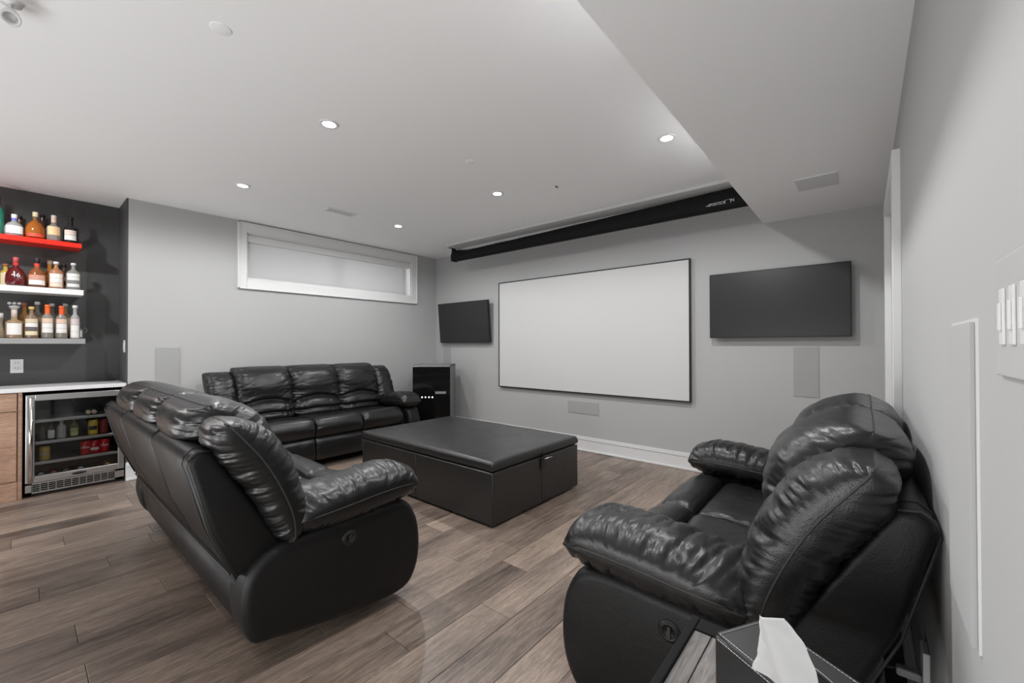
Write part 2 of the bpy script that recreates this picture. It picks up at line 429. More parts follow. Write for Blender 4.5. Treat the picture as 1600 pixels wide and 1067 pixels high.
baseboard('baseboard_front', (XL, XR, YW - .03, YW), 'Y')
baseboard('baseboard_left', (XL, XL + .03, YN, YW - .033), 'XL')
baseboard('baseboard_right', (XR - .03, XR, YB, DY0 - .09), 'XR')

# window
wn = structure(empty('window_1', (XL, 2.63, 1.8)))
def wpart(name, bs, m, bev=.004):
    bm = bmesh.new()
    for b in bs: add_box(bm, b[0] - XL, b[1] - XL, b[2] - 2.63, b[3] - 2.63, b[4] - 1.8, b[5] - 1.8, bev=bev)
    return from_bm(name, bm, m, wn)
OY0, OY1, OZ0, OZ1 = 1.49, 3.785, 1.80, 2.505
wpart('casing', [(XL, XL + .018, OY0, WY0, OZ0, OZ1), (XL, XL + .018, WY1, OY1, OZ0, OZ1), (XL, XL + .018, WY0, WY1, WZ1, OZ1), (XL, XL + .018, WY0, WY1, OZ0, WZ0)], M['trim'])
wpart('backband', [(XL + .018, XL + .03, OY0, OY0 + .016, OZ0, OZ1), (XL + .018, XL + .03, OY1 - .016, OY1, OZ0, OZ1), (XL + .018, XL + .03, OY0, OY1, OZ1 - .016, OZ1), (XL + .018, XL + .03, OY0, OY1, OZ0, OZ0 + .016)], M['trim'], .003)
wpart('jamb', [(XL - .2, XL, WY0, WY0 + .012, WZ0, WZ1), (XL - .2, XL, WY1 - .012, WY1, WZ0, WZ1), (XL - .2, XL, WY0, WY1, WZ0, WZ0 + .012), (XL - .2, XL, WY0, WY1, WZ1 - .012, WZ1)], M['trim'], .001)
wpart('sash', [(XL - .2, XL - .15, WY0, WY0 + .05, WZ0, WZ1), (XL - .2, XL - .15, WY1 - .05, WY1, WZ0, WZ1), (XL - .2, XL - .15, WY0, WY1, WZ0, WZ0 + .05), (XL - .2, XL - .15, WY0, WY1, WZ1 - .05, WZ1), (XL - .2, XL - .15, 2.61, 2.65, WZ0, WZ1)], M['trim'])
for a, b in ((WY0 + .05, 2.61), (2.65, WY1 - .05)): wpart('pane', [(XL - .178, XL - .172, a, b, WZ0 + .05, WZ1 - .05)], M['glass'], 0)
bl = empty('roller_blind', (XL - .05, 2.63, WZ0 + .01), 0, 'white roller blind pulled down over the high narrow window', 'blind')
bm = bmesh.new(); add_box(bm, -.035, .03, WY0 + .014 - 2.63, WY1 - .014 - 2.63, .4, .477, bev=.006); from_bm('headrail', bm, M['trim'], bl)
bm = bmesh.new(); add_box(bm, -.012, -.011, WY0 + .02 - 2.63, WY1 - .085 - 2.63, .02, .41); from_bm('shade', bm, M['blind'], bl)
bm = bmesh.new(); add_box(bm, -.02, -.003, WY0 + .02 - 2.63, WY1 - .085 - 2.63, .006, .024, bev=.004); from_bm('bottom_rail', bm, M['trim'], bl)
tube('pull_cord', [(.005, WY1 - .06 - 2.63, .42), (.006, WY1 - .062 - 2.63, .2), (.004, WY1 - .055 - 2.63, .03)], .0025, M['trim'], bl)

# ------------------------------------------------------------------ ceiling lights
cans = [(-2.43, 1.195), (-3.91, 1.197), (-2.435, 2.695), (-3.935, 2.72), (-.955, 2.67), (-.955, 1.195)]
hidden = [(-4.62, -.32)]
names = {0: 'round recessed ceiling light nearest the camera, high left of centre', 1: 'recessed ceiling light above the left end of the window, nearest the bar', 2: 'recessed ceiling light in the middle, above the ottoman', 3: 'recessed ceiling light by the right end of the window, close to the far corner', 4: 'recessed ceiling light beside the bulkhead edge', 5: 'recessed ceiling light above the loveseat, just outside the picture'}
for i, (x, y) in enumerate(cans + hidden):
    lt = empty('ceiling_light', (x, y, ZC), 0, names.get(i, ['recessed ceiling light in front of the bar', 'recessed ceiling light behind the camera', 'recessed ceiling light behind the camera by the right wall'][i % 3]), 'ceiling light', 'recessed ceiling lights' if i < 6 else 'recessed lights behind the camera')
    lathe('trim_ring', [(.036, -.001), (.036, -.006), (.052, -.006), (.054, -.003), (.054, 0)], M['plate'], lt, 32)
    lathe('lens', [(0, -.004), (.036, -.004), (.036, -.001), (0, -.001)], M['lamp'], lt, 24, smooth=False)
    ld = bpy.data.lights.new('downlight', 'SPOT'); ld.energy = CAN_POWER; ld.spot_size = math.radians(174); ld.spot_blend = .45; ld.shadow_soft_size = .03
    lo = bpy.data.objects.new('downlight', ld); COL.objects.link(lo); lo.parent = lt; lo.location = (0, 0, -.02)
# small things on the ceiling
v = empty('ceiling_vent', (-3.96, 2.065, ZC), 0, 'white slotted air register on the ceiling in front of the window', 'vent')
bm = bmesh.new()
for b in ((-.06, .06, -.15, -.135), (-.06, .06, .135, .15), (-.06, -.047, -.135, .135), (.047, .06, -.135, .135)): add_box(bm, b[0], b[1], b[2], b[3], -.008, 0, bev=.002)
from_bm('frame', bm, M['plate'], v)
box('backing', (-.047, .047, -.135, .135, -.001, 0), pmat((.03, .03, .03)), v)
for k in range(12):
    bm = bmesh.new(); add_box(bm, -.047, .047, -.0045, .0045, -.0008, .0008, M4=Matrix.Translation((0, -.124 + k * .0225, -.005)) @ Matrix.Rotation(-.35, 4, 'X')); from_bm('slat', bm, M['plate'], v)
for (x, y, r, lb) in ((-2.163, 2.105, .038, 'round white sprinkler cover on the ceiling between the middle lights'), (-2.042, .543, .04, 'round white sprinkler cover on the ceiling above the camera')):
    s = lathe('sprinkler_cover', [(0, -.003), (r * .9, -.003), (r, -.001), (r, 0)], M['ceil'], None, 28, Matrix()); s.location = (x, y, ZC); tag(s, lb, 'cover', None)
h = empty('ceiling_hook', (-1.953, 2.892, ZC), 0, 'tiny dark ceiling hook in front of the pull-down screen', 'hook')
tube('wire', [(0, 0, 0), (0, 0, -.012), (.02, 0, -.014)], .003, M['black'], h)
lathe('hook_plate', [(0, -.003), (.01, -.003), (.01, 0)], M['black'], h, 12)
g = empty('bulkhead_speaker', (-.227, 3.313, ZB), 0, 'flush rectangular grille on the underside of the bulkhead', 'grille')
box('grille', (-.108, .108, -.122, .122, -.006, 0), mat('ceiling_grille', .66, .8, bump=.3, scale=900), g, bev=.002); box('grille_rim', (-.114, .114, -.128, .128, -.002, 0), M['ceil'], g)
t = empty('spotlight', (-2.49, -.02, ZC), 0, 'small white track spotlight at the top left corner', 'spotlight')
tube('stem', [(0, 0, 0), (0, 0, -.05)], .006, M['plate'], t); lathe('mounting_plate', [(0, -.012), (.03, -.012), (.032, 0)], M['plate'], t, 20)
lathe('lamp_head', [(0, 0), (.022, .002), (.026, .05), (.028, .09), (.02, .09), (.018, .05), (0, .05)], M['plate'], t, 20, Matrix.Translation((0, 0, -.05)) @ Matrix.Rotation(2.2, 4, 'Y'))

# ------------------------------------------------------------------ screen wall
def wall_thing(name, b, label, cat): return empty(name, ((b[0] + b[1]) / 2, YW, b[2]), 0, label, cat)
s = wall_thing('projector_screen', (-3.727, -1.255, .638), 'large white projector screen in a thin black frame fixed to the wall', 'screen')
W, H = 2.44, 1.37; D = .045
a, b_ = -W / 2, W / 2
boxes('frame', [(a, a + .012, -D, 0, 0, H), (b_ - .012, b_, -D, 0, 0, H), (a + .012, b_ - .012, -D, 0, 0, .012), (a + .012, b_ - .012, -D, 0, H - .012, H)], M['frame'], s, bev=.002)
box('screen_surface', (a + .012, b_ - .012, -D + .006, -D + .012, .012, H - .012), M['screen'], s)
s.location = (-2.48, YW, .65)
def tv(name, w_, h_, loc, tilt, label):
    t = empty(name, loc, 0, label, 'television')
    Mx = Matrix.Rotation(tilt, 4, 'X')
    def B(n, b, m, bev=0):
        bm = bmesh.new(); add_box(bm, *b, bev=bev, M4=Mx); return from_bm(n, bm, m, t)
    B('casing', (-w_ / 2, w_ / 2, -.012, .028, -h_ / 2, h_ / 2), M['black'], .004)
    B('screen', (-w_ / 2 + .008, w_ / 2 - .008, -.0135, -.0121, -h_ / 2 + .014, h_ / 2 - .008), M['tv'])
    B('chin', (-w_ / 2 + .004, w_ / 2 - .004, -.015, -.0125, -h_ / 2 + .003, -h_ / 2 + .013), M['frame'])
    bm = bmesh.new(); add_box(bm, -.2, .2, YW - loc[1] - .014, YW - loc[1] - .001, -.12, .12); add_box(bm, -.16, -.12, .02, YW - loc[1] - .01, -.15, .15); add_box(bm, .12, .16, .02, YW - loc[1] - .01, -.15, .15)
    from_bm('wall_bracket', bm, M['black'], t)
tv('television', 1.005, .575, (-.575, YW - .07, 1.545), 0, 'wide black wall television to the right of the projector screen, near the door')
tv('television', 1.01, .575, (-4.34, YW - .085, 1.52), .085, 'small-looking black television tilted down, in the corner left of the projector screen')
def flush(name, b, label, plane):
    # in-wall speaker: rim and grille
    o = empty(name, ((b[0] + b[1]) / 2, (b[2] + b[3]) / 2, b[4]), 0, label, 'speaker', None)
    cx, cy, cz = o.location
    bb = (b[0] - cx, b[1] - cx, b[2] - cy, b[3] - cy, 0, b[5] - cz)
    if plane == 'Y':
        box('rim', (bb[0], bb[1], -.002, 0, 0, bb[5]), M['wall'], o); box('grille', (bb[0] + .006, bb[1] - .006, -.006, -.002, .006, bb[5] - .006), M['grille'], o, bev=.0015)
    else:
        s_ = 1 if plane == 'L' else -1
        box('rim', (min(0, s_ * .003), max(0, s_ * .003), bb[2], bb[3], 0, bb[5]), M['wall'], o)
        box('grille', (min(s_ * .003, s_ * .009), max(s_ * .003, s_ * .009), bb[2] + .005, bb[3] - .005, .005, bb[5] - .005), M['grille'], o, bev=.0015)
    return o
flush('wall_speaker', (-.456, -.275, YW, YW, .765, 1.184), 'tall flush grey wall speaker under the right-hand television', 'Y')
flush('wall_speaker', (-2.655, -2.245, YW, YW, .41, .56), 'wide flush grey wall speaker below the projector screen', 'Y')
flush('wall_speaker', (-4.86, -4.68, YW, YW, .765, 1.184), 'flush grey wall speaker under the corner television, beside the black cabinet', 'Y')
flush('wall_speaker', (XL, XL, .828, 1.012, .77, 1.185), 'tall flush grey wall speaker on the window wall between bar and far sofa', 'L')
ns = flush('wall_speaker', (XR, XR, .885, 1.10, .757, 1.237), 'flush white-edged wall speaker on the near right wall above the loveseat', 'R')
for ch in ns.children: ch.data.materials.clear(); ch.data.materials.append(M['plate'] if ch.name.startswith('rim') else mat('painted_grille', .43, .8, bump=.2, scale=900))

# pull-down sports screen
sp = empty('pull_down_screen', (-2.46, 3.80, 2.32), 0, 'black cloth housing of a pull-down sports screen hung under the ceiling', 'screen')
x0, x1 = -1.77, 1.785
bm = bmesh.new(); add_box(bm, x0 + .04, x1, -.17, .06, .17, .2, bev=.004); add_box(bm, x0 + .05, x1, .03, .05, .08, .17); from_bm('header_bar', bm, M['whitetube'], sp)
bm = bmesh.new(); nx = 90; prof = [(.05, .15), (.052, .06), (.04, .008), (.0, -.004), (-.042, .004), (-.055, .04), (-.058, .10), (-.05, .145), (-.045, .165)]
rws = []
for i in range(nx + 1):
    u = i / nx; x = x0 + .02 + (x1 - x0 - .02) * u
    sg = .052 * min(1, (u * 12) ** .7 if u > 0 else 0) * (1 - u ** 1.5) + .004
    row = []
    for j, (yy, zz) in enumerate(prof):
        tt = j / (len(prof) - 1); f = max(0, (tt - .45)) / .55
        z = zz - sg * f; y = yy + .004 * noise.noise(Vector((x * 5, j * .8, 0))) * (1 + f) + .003 * noise.noise(Vector((x * 16 + j, j * .5, 3)))
        row.append(bm.verts.new((x, y, z)))
    rws.append(row)
for a, b_ in zip(rws, rws[1:]):
    for j in range(len(prof) - 1): bm.faces.new((a[j], a[j + 1], b_[j + 1], b_[j]))
bmesh.ops.solidify(bm, geom=list(bm.faces), thickness=.003)
from_bm('cloth_housing', bm, M['cloth'], sp, True)
bm = bmesh.new(); add_box(bm, x0, x0 + .02, -.055, .05, 0, .09, bev=.003); add_box(bm, x0 - .01, x0 + .012, -.03, .03, .09, .2, bev=.003); add_box(bm, x0 - .08, x0 + .08, -.02, .02, .194, .2); from_bm('end_bracket', bm, M['black'], sp)
box('end_bracket', (x1 - .002, x1 + .014, -.05, .05, 0, .17), M['black'], sp, bev=.003)
tm = Matrix.Translation((1.34, -.064, .064)) @ Matrix.Rotation(math.radians(90), 4, 'X')
TR_ = lambda x, z: Matrix.Translation((x, -.0655, z)) @ Matrix.Rotation(math.radians(90), 4, 'X')
text_mesh('lettering', 'THE', .014, M['text'], sp, TR_(1.462, .040), .0012)
text_mesh('lettering', 'SPORTSCR', .031, M['text'], sp, TR_(1.534, .044), .0012, sx=.86)
text_mesh('lettering', 'N', .033, M['text'], sp, TR_(1.652, .050), .0012)
box('emblem_bracket', (1.596, 1.598, -.067, -.0655, .03, .062), M['text'], sp); box('emblem_bracket', (1.636, 1.638, -.067, -.0655, .03, .062), M['text'], sp)
box('emblem_bar', (1.598, 1.613, -.067, -.0655, .06, .062), M['text'], sp); box('emblem_bar', (1.621, 1.636, -.067, -.0655, .06, .062), M['text'], sp)

# ------------------------------------------------------------------ sofas
END, SEAT = .26, .53
def mirror_x(L, a, b): return (L - b, L - a)
def make_sofa(name, n, label, loc, rz, seed, group=None):
    L = 2 * END + n * SEAT
    root = empty(name, loc, rz, label, 'sofa', None)
    LS, LT, V = M['leather_soft'], M['leather'], M['vinyl']
    box('base_frame', (.16, L - .16, .24, .82, .07, .34), M['dark'], root, bev=.01)
    side = smooth_poly([(.205, .135), (.175, .22), (.17, .30), (.19, .38), (.25, .44), (.35, .468), (.55, .475), (.82, .475), (.91, .39), (.938, .25), (.915, .12), (.84, .05), (.65, .052), (.42, .085), (.27, .115)], 4)
    K = 0
    wing_f = [(.335, .445), (.395, .49), (.41, .57), (.385, .68), (.335, .80), (.27, .89), (.20, .932), (.12, .94)]
    wing_b = [(.335, .445), (.285, .48), (.235, .58), (.18, .68), (.13, .76), (.085, .83), (.075, .90), (.12, .94)]
    for s_ in (0, 1):
        X = (lambda a, b: (a, b)) if s_ == 0 else (lambda a, b: (L - b, L - a))
        p = prism('side_panel', side, *X(.035, .2), V, root, bev=.032, seg=4)
        # arm pad
        top = [(.355, .52), (.36, .575), (.395, .612), (.52, .628), (.68, .645), (.81, .645), (.895, .61), (.925, .535)]
        bot = [(.355, .52), (.36, .475), (.40, .45), (.5, .448), (.66, .453), (.8, .46), (.89, .48), (.925, .535)]
        cushion('arm_pad', top, bot, *X(0, .285), LS, root, nu=44, nt=84, n=2.7, gather=.005, lump=.006, corner=.05, endr=.32, seed=seed + 11 + s_, piping='lr', gdist=.08, fold=.008)
        # wing pillow
        cushion('wing_cushion', wing_f, wing_b, *X(.01, .272), LS, root, nu=40, nt=110, n=2.8, gather=.007, lump=.005, corner=.05, seed=seed + 21 + s_, piping='lr', gdist=.07, fold=.005)
        # power control
        xo = .035 if s_ == 0 else L - .035; sg = -1 if s_ == 0 else 1
        Mx = Matrix.Translation((xo, .565, .39)) @ Matrix.Rotation(sg * math.pi / 2, 4, 'Y')
        pc = lathe('power_control', [(0, .004), (.018, .004), (.019, .007), (.024, .007), (.026, .003), (.031, .003), (.033, 0), (.033, -.003)], M['black'], root, 28, Mx)
        box('button', ((xo + sg * .0035), (xo + sg * .008), .561, .569, .374, .406), M['piping'], pc)
        for yy in (.58, .78):
            lathe('foot', [(0, 0), (.028, 0), (.03, .004), (.03, .045), (.02, .07)], M['black'], root, 16, Matrix.Translation((.22 if s_ == 0 else L - .22, yy, 0)))
    # back shell
    sh = [(.022, .80), (.03, .828), (.052, .845), (.09, .84), (.11, .81), (.20, .66), (.33, .44), (.26, .38), (.165, .375), (.085, .56)]
    edges = [.07, .66, L - .66, L - .07] if n == 3 else [.07, L / 2, L - .07]
    for a, b in zip(edges, edges[1:]):
        prism('back_panel', sh, a + .007, b - .007, V, root, bev=.022, seg=4)
    for s_ in (0, 1):
        a, b = (.075, .145) if s_ == 0 else (L - .145, L - .075)
        z = [(y - .004, zz + .004) for y, zz in sh[:5]] + [(.12, .80), (.10, .70)] + [(.10, .55)]
        xx = a if s_ == 0 else b
        tube('seam', [(xx if True else 0, y - .003, zz) for y, zz in [(.165, .375), (.085, .56), (.022, .80), (.03, .829), (.052, .846), (.09, .841)]], .003, M['piping'], root)
        xx = .145 if s_ == 0 else L - .145
        tube('seam', [(xx, y - .001, zz) for y, zz in [(.165, .375), (.084, .56), (.0215, .80), (.03, .829), (.052, .846), (.09, .841)]], .0025, M['piping'], root)
    prism('rear_skirt', [(.165, .385), (.2, .385), (.26, .09), (.235, .085), (.20, .16)], .13, L - .13, V, root, bev=.006, seg=2)
    lipp = [(.13 + (L - .26) * k / 30, .16 - .002, .375 - .012 * math.sin(math.pi * k / 30)) for k in range(31)]
    tube('seam', lipp, .004, M['piping'], root)
    # seats and backs
    bf = [(.33, .44), (.41, .435), (.455, .49), (.45, .57), (.415, .64), (.395, .70), (.395, .79), (.36, .89), (.285, .955), (.19, .985), (.12, .972)]
    bb = [(.33, .44), (.27, .50), (.235, .58), (.20, .64), (.17, .70), (.145, .75), (.105, .79), (.06, .825), (.035, .875), (.055, .945), (.12, .972)]
    for k in range(n):
        a, b = END + k * SEAT, END + (k + 1) * SEAT
        cushion('back_cushion', bf, bb, a - .012, b + .012, LS, root, nu=64, nt=110, n=3.4, gather=.011, lump=.006, corner=.07, seed=seed + 31 + k,
                creases=[(.30, .085, .040, .030, 1), (.19, .03, .028, .024, 1)], piping=None, gdist=.05, fold=.003, topseam=True)
        cushion('seat_cushion', [(.30, .40), (.34, .455), (.45, .468), (.6, .472), (.70, .465), (.735, .41)], [(.30, .40), (.34, .34), (.45, .33), (.6, .33), (.70, .335), (.735, .41)],
                a + .002, b - .002, LT, root, nu=26, nt=30, n=7, gather=.003, lump=.008, seed=seed + 41 + k, corner=.02, gdist=.05, sag=.006)
        cushion('seat_front', [(.715, .41), (.735, .470), (.80, .492), (.87, .470), (.905, .40), (.885, .32), (.85, .295)], [(.715, .41), (.73, .36), (.75, .33), (.77, .31), (.79, .30), (.81, .295), (.85, .295)],
                a + .002, b - .002, LS, root, nu=26, nt=30, n=6.5, gather=.004, lump=.006, seed=seed + 51 + k, corner=.02, gdist=.05)
        cushion('footrest', [(.84, .075), (.885, .09), (.895, .18), (.885, .26), (.85, .30)], [(.84, .075), (.81, .09), (.80, .18), (.81, .26), (.85, .30)],
                a + .003, b - .003, LT, root, nu=22, nt=22, n=8, gather=.003, lump=.006, seed=seed + 61 + k, corner=.02, gdist=.05)
    return root
s1 = make_sofa('recliner_sofa', 3, 'black leather three-seat recliner sofa seen from behind, standing in front of the bar', (-3.735, .342, 0), 0, 1)
s2 = make_sofa('recliner_loveseat', 2, 'black leather two-seat recliner standing with its back against the right wall', (.139, 1.158, 0), math.pi / 2, 5)
def dup(src, loc, rz, label):
    r = src.copy(); COL.objects.link(r); r.location = loc; r.rotation_euler = (0, 0, rz); r['label'] = label
    for ch in src.children:
        c = ch.copy(); COL.objects.link(c); c.parent = r
        for gch in ch.children:
            d = gch.copy(); COL.objects.link(d); d.parent = c
    return r
s3 = dup(s1, (-4.96, 3.135, 0), -math.pi / 2, 'black leather three-seat recliner sofa facing the room, below the window')

s3.scale = (.95, 1, 1)

# ------------------------------------------------------------------ ottoman
ot = empty('storage_ottoman', (-2.645, 2.525, 0), 0, 'large rectangular black leather storage ottoman in the middle of the room', 'ottoman')
OX, OYh = .79, .525
bm = bmesh.new(); add_box(bm, -OX, OX, -OYh, OYh, .015, .362, bev=.012, seg=3); from_bm('body', bm, M['ottoman'], ot, False)
bm = bmesh.new()
n1, n2 = 44, 34
def lidz(u, v_): 
    d = min(1 - abs(u), 1 - abs(v_)) 
    return .432 + .012 * (1 - u ** 8) * (1 - v_ ** 8) + .002 * noise.noise(Vector((u * 4, v_ * 4, 1)))
grid = []
def edge(t_): return math.copysign(1 - (1 - abs(t_)) ** 1.6, t_)
for i in range(n1 + 1):
    row = []
    for j in range(n2 + 1):
        u, v_ = edge(-1 + 2 * i / n1), edge(-1 + 2 * j / n2)
        x, y = u * (OX + .004), v_ * (OYh + .004)
        z = lidz(u, v_)
        for e_ in ((OX + .004 - abs(x)), (OYh + .004 - abs(y))):
            if e_ < .02: z -= .02 - math.sqrt(max(0, .02 ** 2 - (.02 - e_) ** 2))
        for sx in (-.02,):
            z -= .0025 * math.exp(-((x - sx) / .006) ** 2)
        z -= .0025 * math.exp(-((y - 0.02) / .006) ** 2)
        row.append(bm.verts.new((x, y, z)))
    grid.append(row)
for i in range(n1):
    for j in range(n2): bm.faces.new((grid[i][j], grid[i + 1][j], grid[i + 1][j + 1], grid[i][j + 1]))
rim = [grid[i][0] for i in range(n1 + 1)] + [grid[n1][j] for j in range(1, n2 + 1)] + [grid[i][n2] for i in range(n1 - 1, -1, -1)] + [grid[0][j] for j in range(n2 - 1, 0, -1)]
prev = rim
for z in (.40, .385, .372):
    cur = [bm.verts.new((v.co.x * (1 if z > .38 else .994) + (.0015 * math.sin(v.co.y * 230) if abs(v.co.x) > OX - .01 else 0), v.co.y * (1 if z > .38 else .992) + (.0015 * math.sin(v.co.x * 230) if abs(v.co.y) > OYh - .01 else 0), z)) for v in rim]
    for k in range(len(rim)): bm.faces.new((prev[k], prev[(k + 1) % len(rim)], cur[(k + 1) % len(rim)], cur[k]))
    prev = cur
bm.faces.new(prev)
from_bm('lid', bm, M['ottoman'], ot, True)
box('lid_gap', (-OX + .02, OX - .02, -OYh + .02, OYh - .02, .36, .374), M['dark'], ot)
for sx, sy in ((1, -1), (1, 1), (-1, -1), (-1, 1)):
    tube('corner_piping', [(sx * (OX - .002), sy * (OYh - .002), .02), (sx * (OX - .002), sy * (OYh - .002), .36)], .003, M['piping'], ot)
for px in (-.02,):
    for sy in (-1, 1): tube('seam', [(px, sy * (OYh + .0005), .02), (px, sy * (OYh + .0005), .36)], .0022, M['piping'], ot); tube('seam', [(px, sy * (OYh + .004), .374), (px, sy * (OYh + .004), .42)], .0022, M['piping'], ot)
for sx in (-1, 1): tube('seam', [(sx * (OX + .0005), .02, .02), (sx * (OX + .0005), .02, .36)], .0022, M['piping'], ot); tube('seam', [(sx * (OX + .004), .02, .374), (sx * (OX + .004), .02, .42)], .0022, M['piping'], ot)
bm = bmesh.new()
for k_, (xa, za, xb, zb) in enumerate(((OX - .005, .368, OX + .03, .372), (OX + .03, .372, OX + .034, .352), (OX + .034, .352, OX + .008, .345), (OX + .008, .345, OX + .006, .27))):
    vs_ = [bm.verts.new((xa, y_, za)) for y_ in (.0, .04)] + [bm.verts.new((xb, y_, zb)) for y_ in (.04, .0)]
    bm.faces.new(vs_)
bmesh.ops.remove_doubles(bm, verts=bm.verts, dist=.0001); bmesh.ops.solidify(bm, geom=list(bm.faces), thickness=.004)
from_bm('pull_strap', bm, M['leather'], ot)
tube('strap_ring', [(OX + .052 + .028 * sg_[0], .02 + .034 * sg_[1], .362 + .01 * sg_[0]) for sg_ in ((-1, -1), (-.2, -1.1), (.9, -.8), (1.1, 0), (.9, .8), (-.2, 1.1), (-1, 1), (-1.1, 0))], .0034, M['steel_shiny'], ot, 8, closed=True)
for sx in (-1, 1):
    for sy in (-1, 1): lathe('foot', [(0, 0), (.02, 0), (.022, .016)], M['black'], ot, 12, Matrix.Translation((sx * .7, sy * .45, 0)))

# ------------------------------------------------------------------ corner cabinet
d0 = 5.45
Fh = Vector((F.x, F.y, 0)).normalized(); Rh = Vector((R.x, R.y, 0))
cabang = math.atan2(Rh.y, Rh.x)
cc = Fh * d0 + Rh * ((674 - 800) / 653 * d0)
cb = empty('media_cabinet', (cc.x, cc.y, 0), cabang, 'black glass-fronted cabinet with four small white lights in the far corner', 'cabinet')
Wc, Hc, Dc = .49, .935, .50
boxes('body', [(-Wc / 2, -Wc / 2 + .018, 0.02, Dc, .04, Hc), (Wc / 2 - .018, Wc / 2, .02, Dc, .04, Hc), (-Wc / 2, Wc / 2, .02, Dc, Hc - .018, Hc), (-Wc / 2, Wc / 2, .02, Dc, .04, .07), (-Wc / 2, Wc / 2, Dc - .01, Dc, .04, Hc), (-Wc / 2 + .03, Wc / 2 - .03, .05, Dc - .03, 0, .04)], M['cabside'], cb, bev=.002)
dd = box('door', (-Wc / 2, Wc / 2, 0, .018, .045, Hc - .022), M['cabblack'], cb, bev=.002)
box('top_strip', (-Wc / 2 + .005, Wc / 2 - .005, -.003, .016, Hc - .02, Hc - .008), M['steel'], cb, bev=.002)
for k in range(4): lathe('indicator_light', [(0, .003), (.006, .002), (.007, 0)], M['led'], dd, 12, Matrix.Translation((-.122 + k * .045, 0, .52)) @ Matrix.Rotation(math.pi / 2, 4, 'X'))
box('display', (.05, .19, -.002, 0, .565, .595), pmat((.25, .25, .25)), dd)

# ------------------------------------------------------------------ switches and outlets
def outlet(name, loc, plane, label):
    o = empty(name, loc, 0, label, 'outlet')
    if plane == 'L':
        box('cover_plate', (0, .006, -.036, .036, 0, .115), M['plate'], o, bev=.002)
        for z in (.028, .068):
            r = box('receptacle', (.006, .009, -.017, .017, z, z + .028), M['plate'], o, bev=.003)
            boxes('slot', [(.009, .0094, -.009, -.006, z + .01, z + .02), (.009, .0094, .006, .009, z + .01, z + .02)], M['black'], r)
    return o
outlet('wall_outlet', (XN, .004, .972), 'L', 'white double wall outlet on the charcoal wall above the counter')
o = empty('light_switch', (-5.03, YN, 1.14), 0, 'slim white light switch on the side of the bar niche', 'switch'); o.location.x = -5.09
box('cover_plate', (-.036, .036, -.006, 0, 0, .11), M['plate'], o, bev=.002); box('rocker', (-.016, .016, -.010, -.006, .022, .088), M['plate'], o, bev=.002)
o = empty('dimmer_switch', (XR, .672, 1.163), 0, 'white three-gang dimmer switch plate on the near right wall', 'switch')
PLT = mat('painted_plate', .5, .4)
box('cover_plate', (-.005, 0, -.082, .082, 0, .135), PLT, o, bev=.002)
for k in range(3):
    y = -.042 + k * .042
    r = box('rocker', (-.0075, -.005, y - .009, y + .009, .036, .099), M['plate'], o, bev=.001)
    box('slider', (-.0098, -.0075, y - .004, y + .004, .052, .083), M['plate'], r, bev=.0008)
o = empty('wall_outlet', (XR, 1.56, .27), 0, 'white wall outlet with a plug, low behind the loveseat', 'outlet')
box('cover_plate', (-.014, 0, -.035, .035, 0, .125), M['plate'], o, bev=.003)
pl = box('plug', (-.065, -.014, -.014, .014, .03, .052), pmat((.3, .3, .3)), o, bev=.006)
tube('cord', [(-.06, 0, .044), (-.09, .01, .03), (-.12, .02, -.1), (-.11, .02, -.24)], .004, M['black'], pl)

# ------------------------------------------------------------------ side table and tissue box
tb = empty('side_table', (-.10, .70, 0), 0, 'rustic wood-topped side table with dark rim between camera and loveseat', 'table')
TZ = .55
boxes('rim', [(-.218, -.200, -.34, .345, TZ - .03, TZ + .006), (.185, .203, -.34, .345, TZ - .03, TZ + .006), (-.2, .185, .30, .345, TZ - .03, TZ + .004), (-.2, .185, -.34, -.32, TZ - .03, TZ + .004)], M['dark'], tb, bev=.003)
for k, (a, b) in enumerate(((-.2, -.165), (-.163, -.02), (-.018, .09), (.092, .185))): box('tabletop_board', (a, b, -.32, .30, TZ - .025, TZ), M['tablewood'], tb, bev=.0015)
for sx in (-.2, .18):
    for sy in (-.32, .32): box('leg', (sx - .012, sx + .012, sy - .012, sy + .012, 0, TZ - .03), M['dark'], tb, bev=.002)
A = Vector((-.221, .859)); e1 = Vector((.86, -.51)).normalized(); e2 = Vector((-e1.y, e1.x))
cen = A + e1 * .12 + e2 * .065
xb = empty('tissue_box', (cen.x, cen.y, TZ), math.atan2(e1.y, e1.x), 'black leather tissue box with white stitching on the side table', 'tissue box')
bm = bmesh.new(); hx, hy, hz = .12, .065, .10
add_box(bm, -hx, hx, -hy, hy, .0005, hz - .003, bev=.003)
from_bm('box_body', bm, M['ottoman'], xb)
bm = bmesh.new(); 
# lid with an oval slot
NO = 28; oi_, oo = [], []
for k in range(NO):
    a = 2 * math.pi * (k + .0) / NO; oi_.append(bm.verts.new((.062 * math.cos(a), .022 * math.sin(a), hz + .001)))
    c_, s_ = math.cos(a), math.sin(a); q = max(abs(c_) / hx, abs(s_) / hy); oo.append(bm.verts.new((c_ / q, s_ / q, hz + .001)))
lo1 = [bm.verts.new(v.co - Vector((0, 0, .004))) for v in oi_]; lo2 = [bm.verts.new(v.co - Vector((0, 0, .004))) for v in oo]
for k in range(NO):
    j = (k + 1) % NO
    bm.faces.new((oi_[k], oi_[j], oo[j], oo[k])); bm.faces.new((oo[k], oo[j], lo2[j], lo2[k])); bm.faces.new((lo1[k], lo1[j], oi_[j], oi_[k])); bm.faces.new((lo2[k], lo2[j], lo1[j], lo1[k]))
from_bm('lid', bm, mat('lid_leather', .045, .4), xb)
lathe('slot_shadow', [(0, 0), (1, 0)], M['dark'], xb, 24, Matrix.Translation((0, 0, hz - .002)) @ Matrix.Diagonal((.062, .022, 1, 1)))
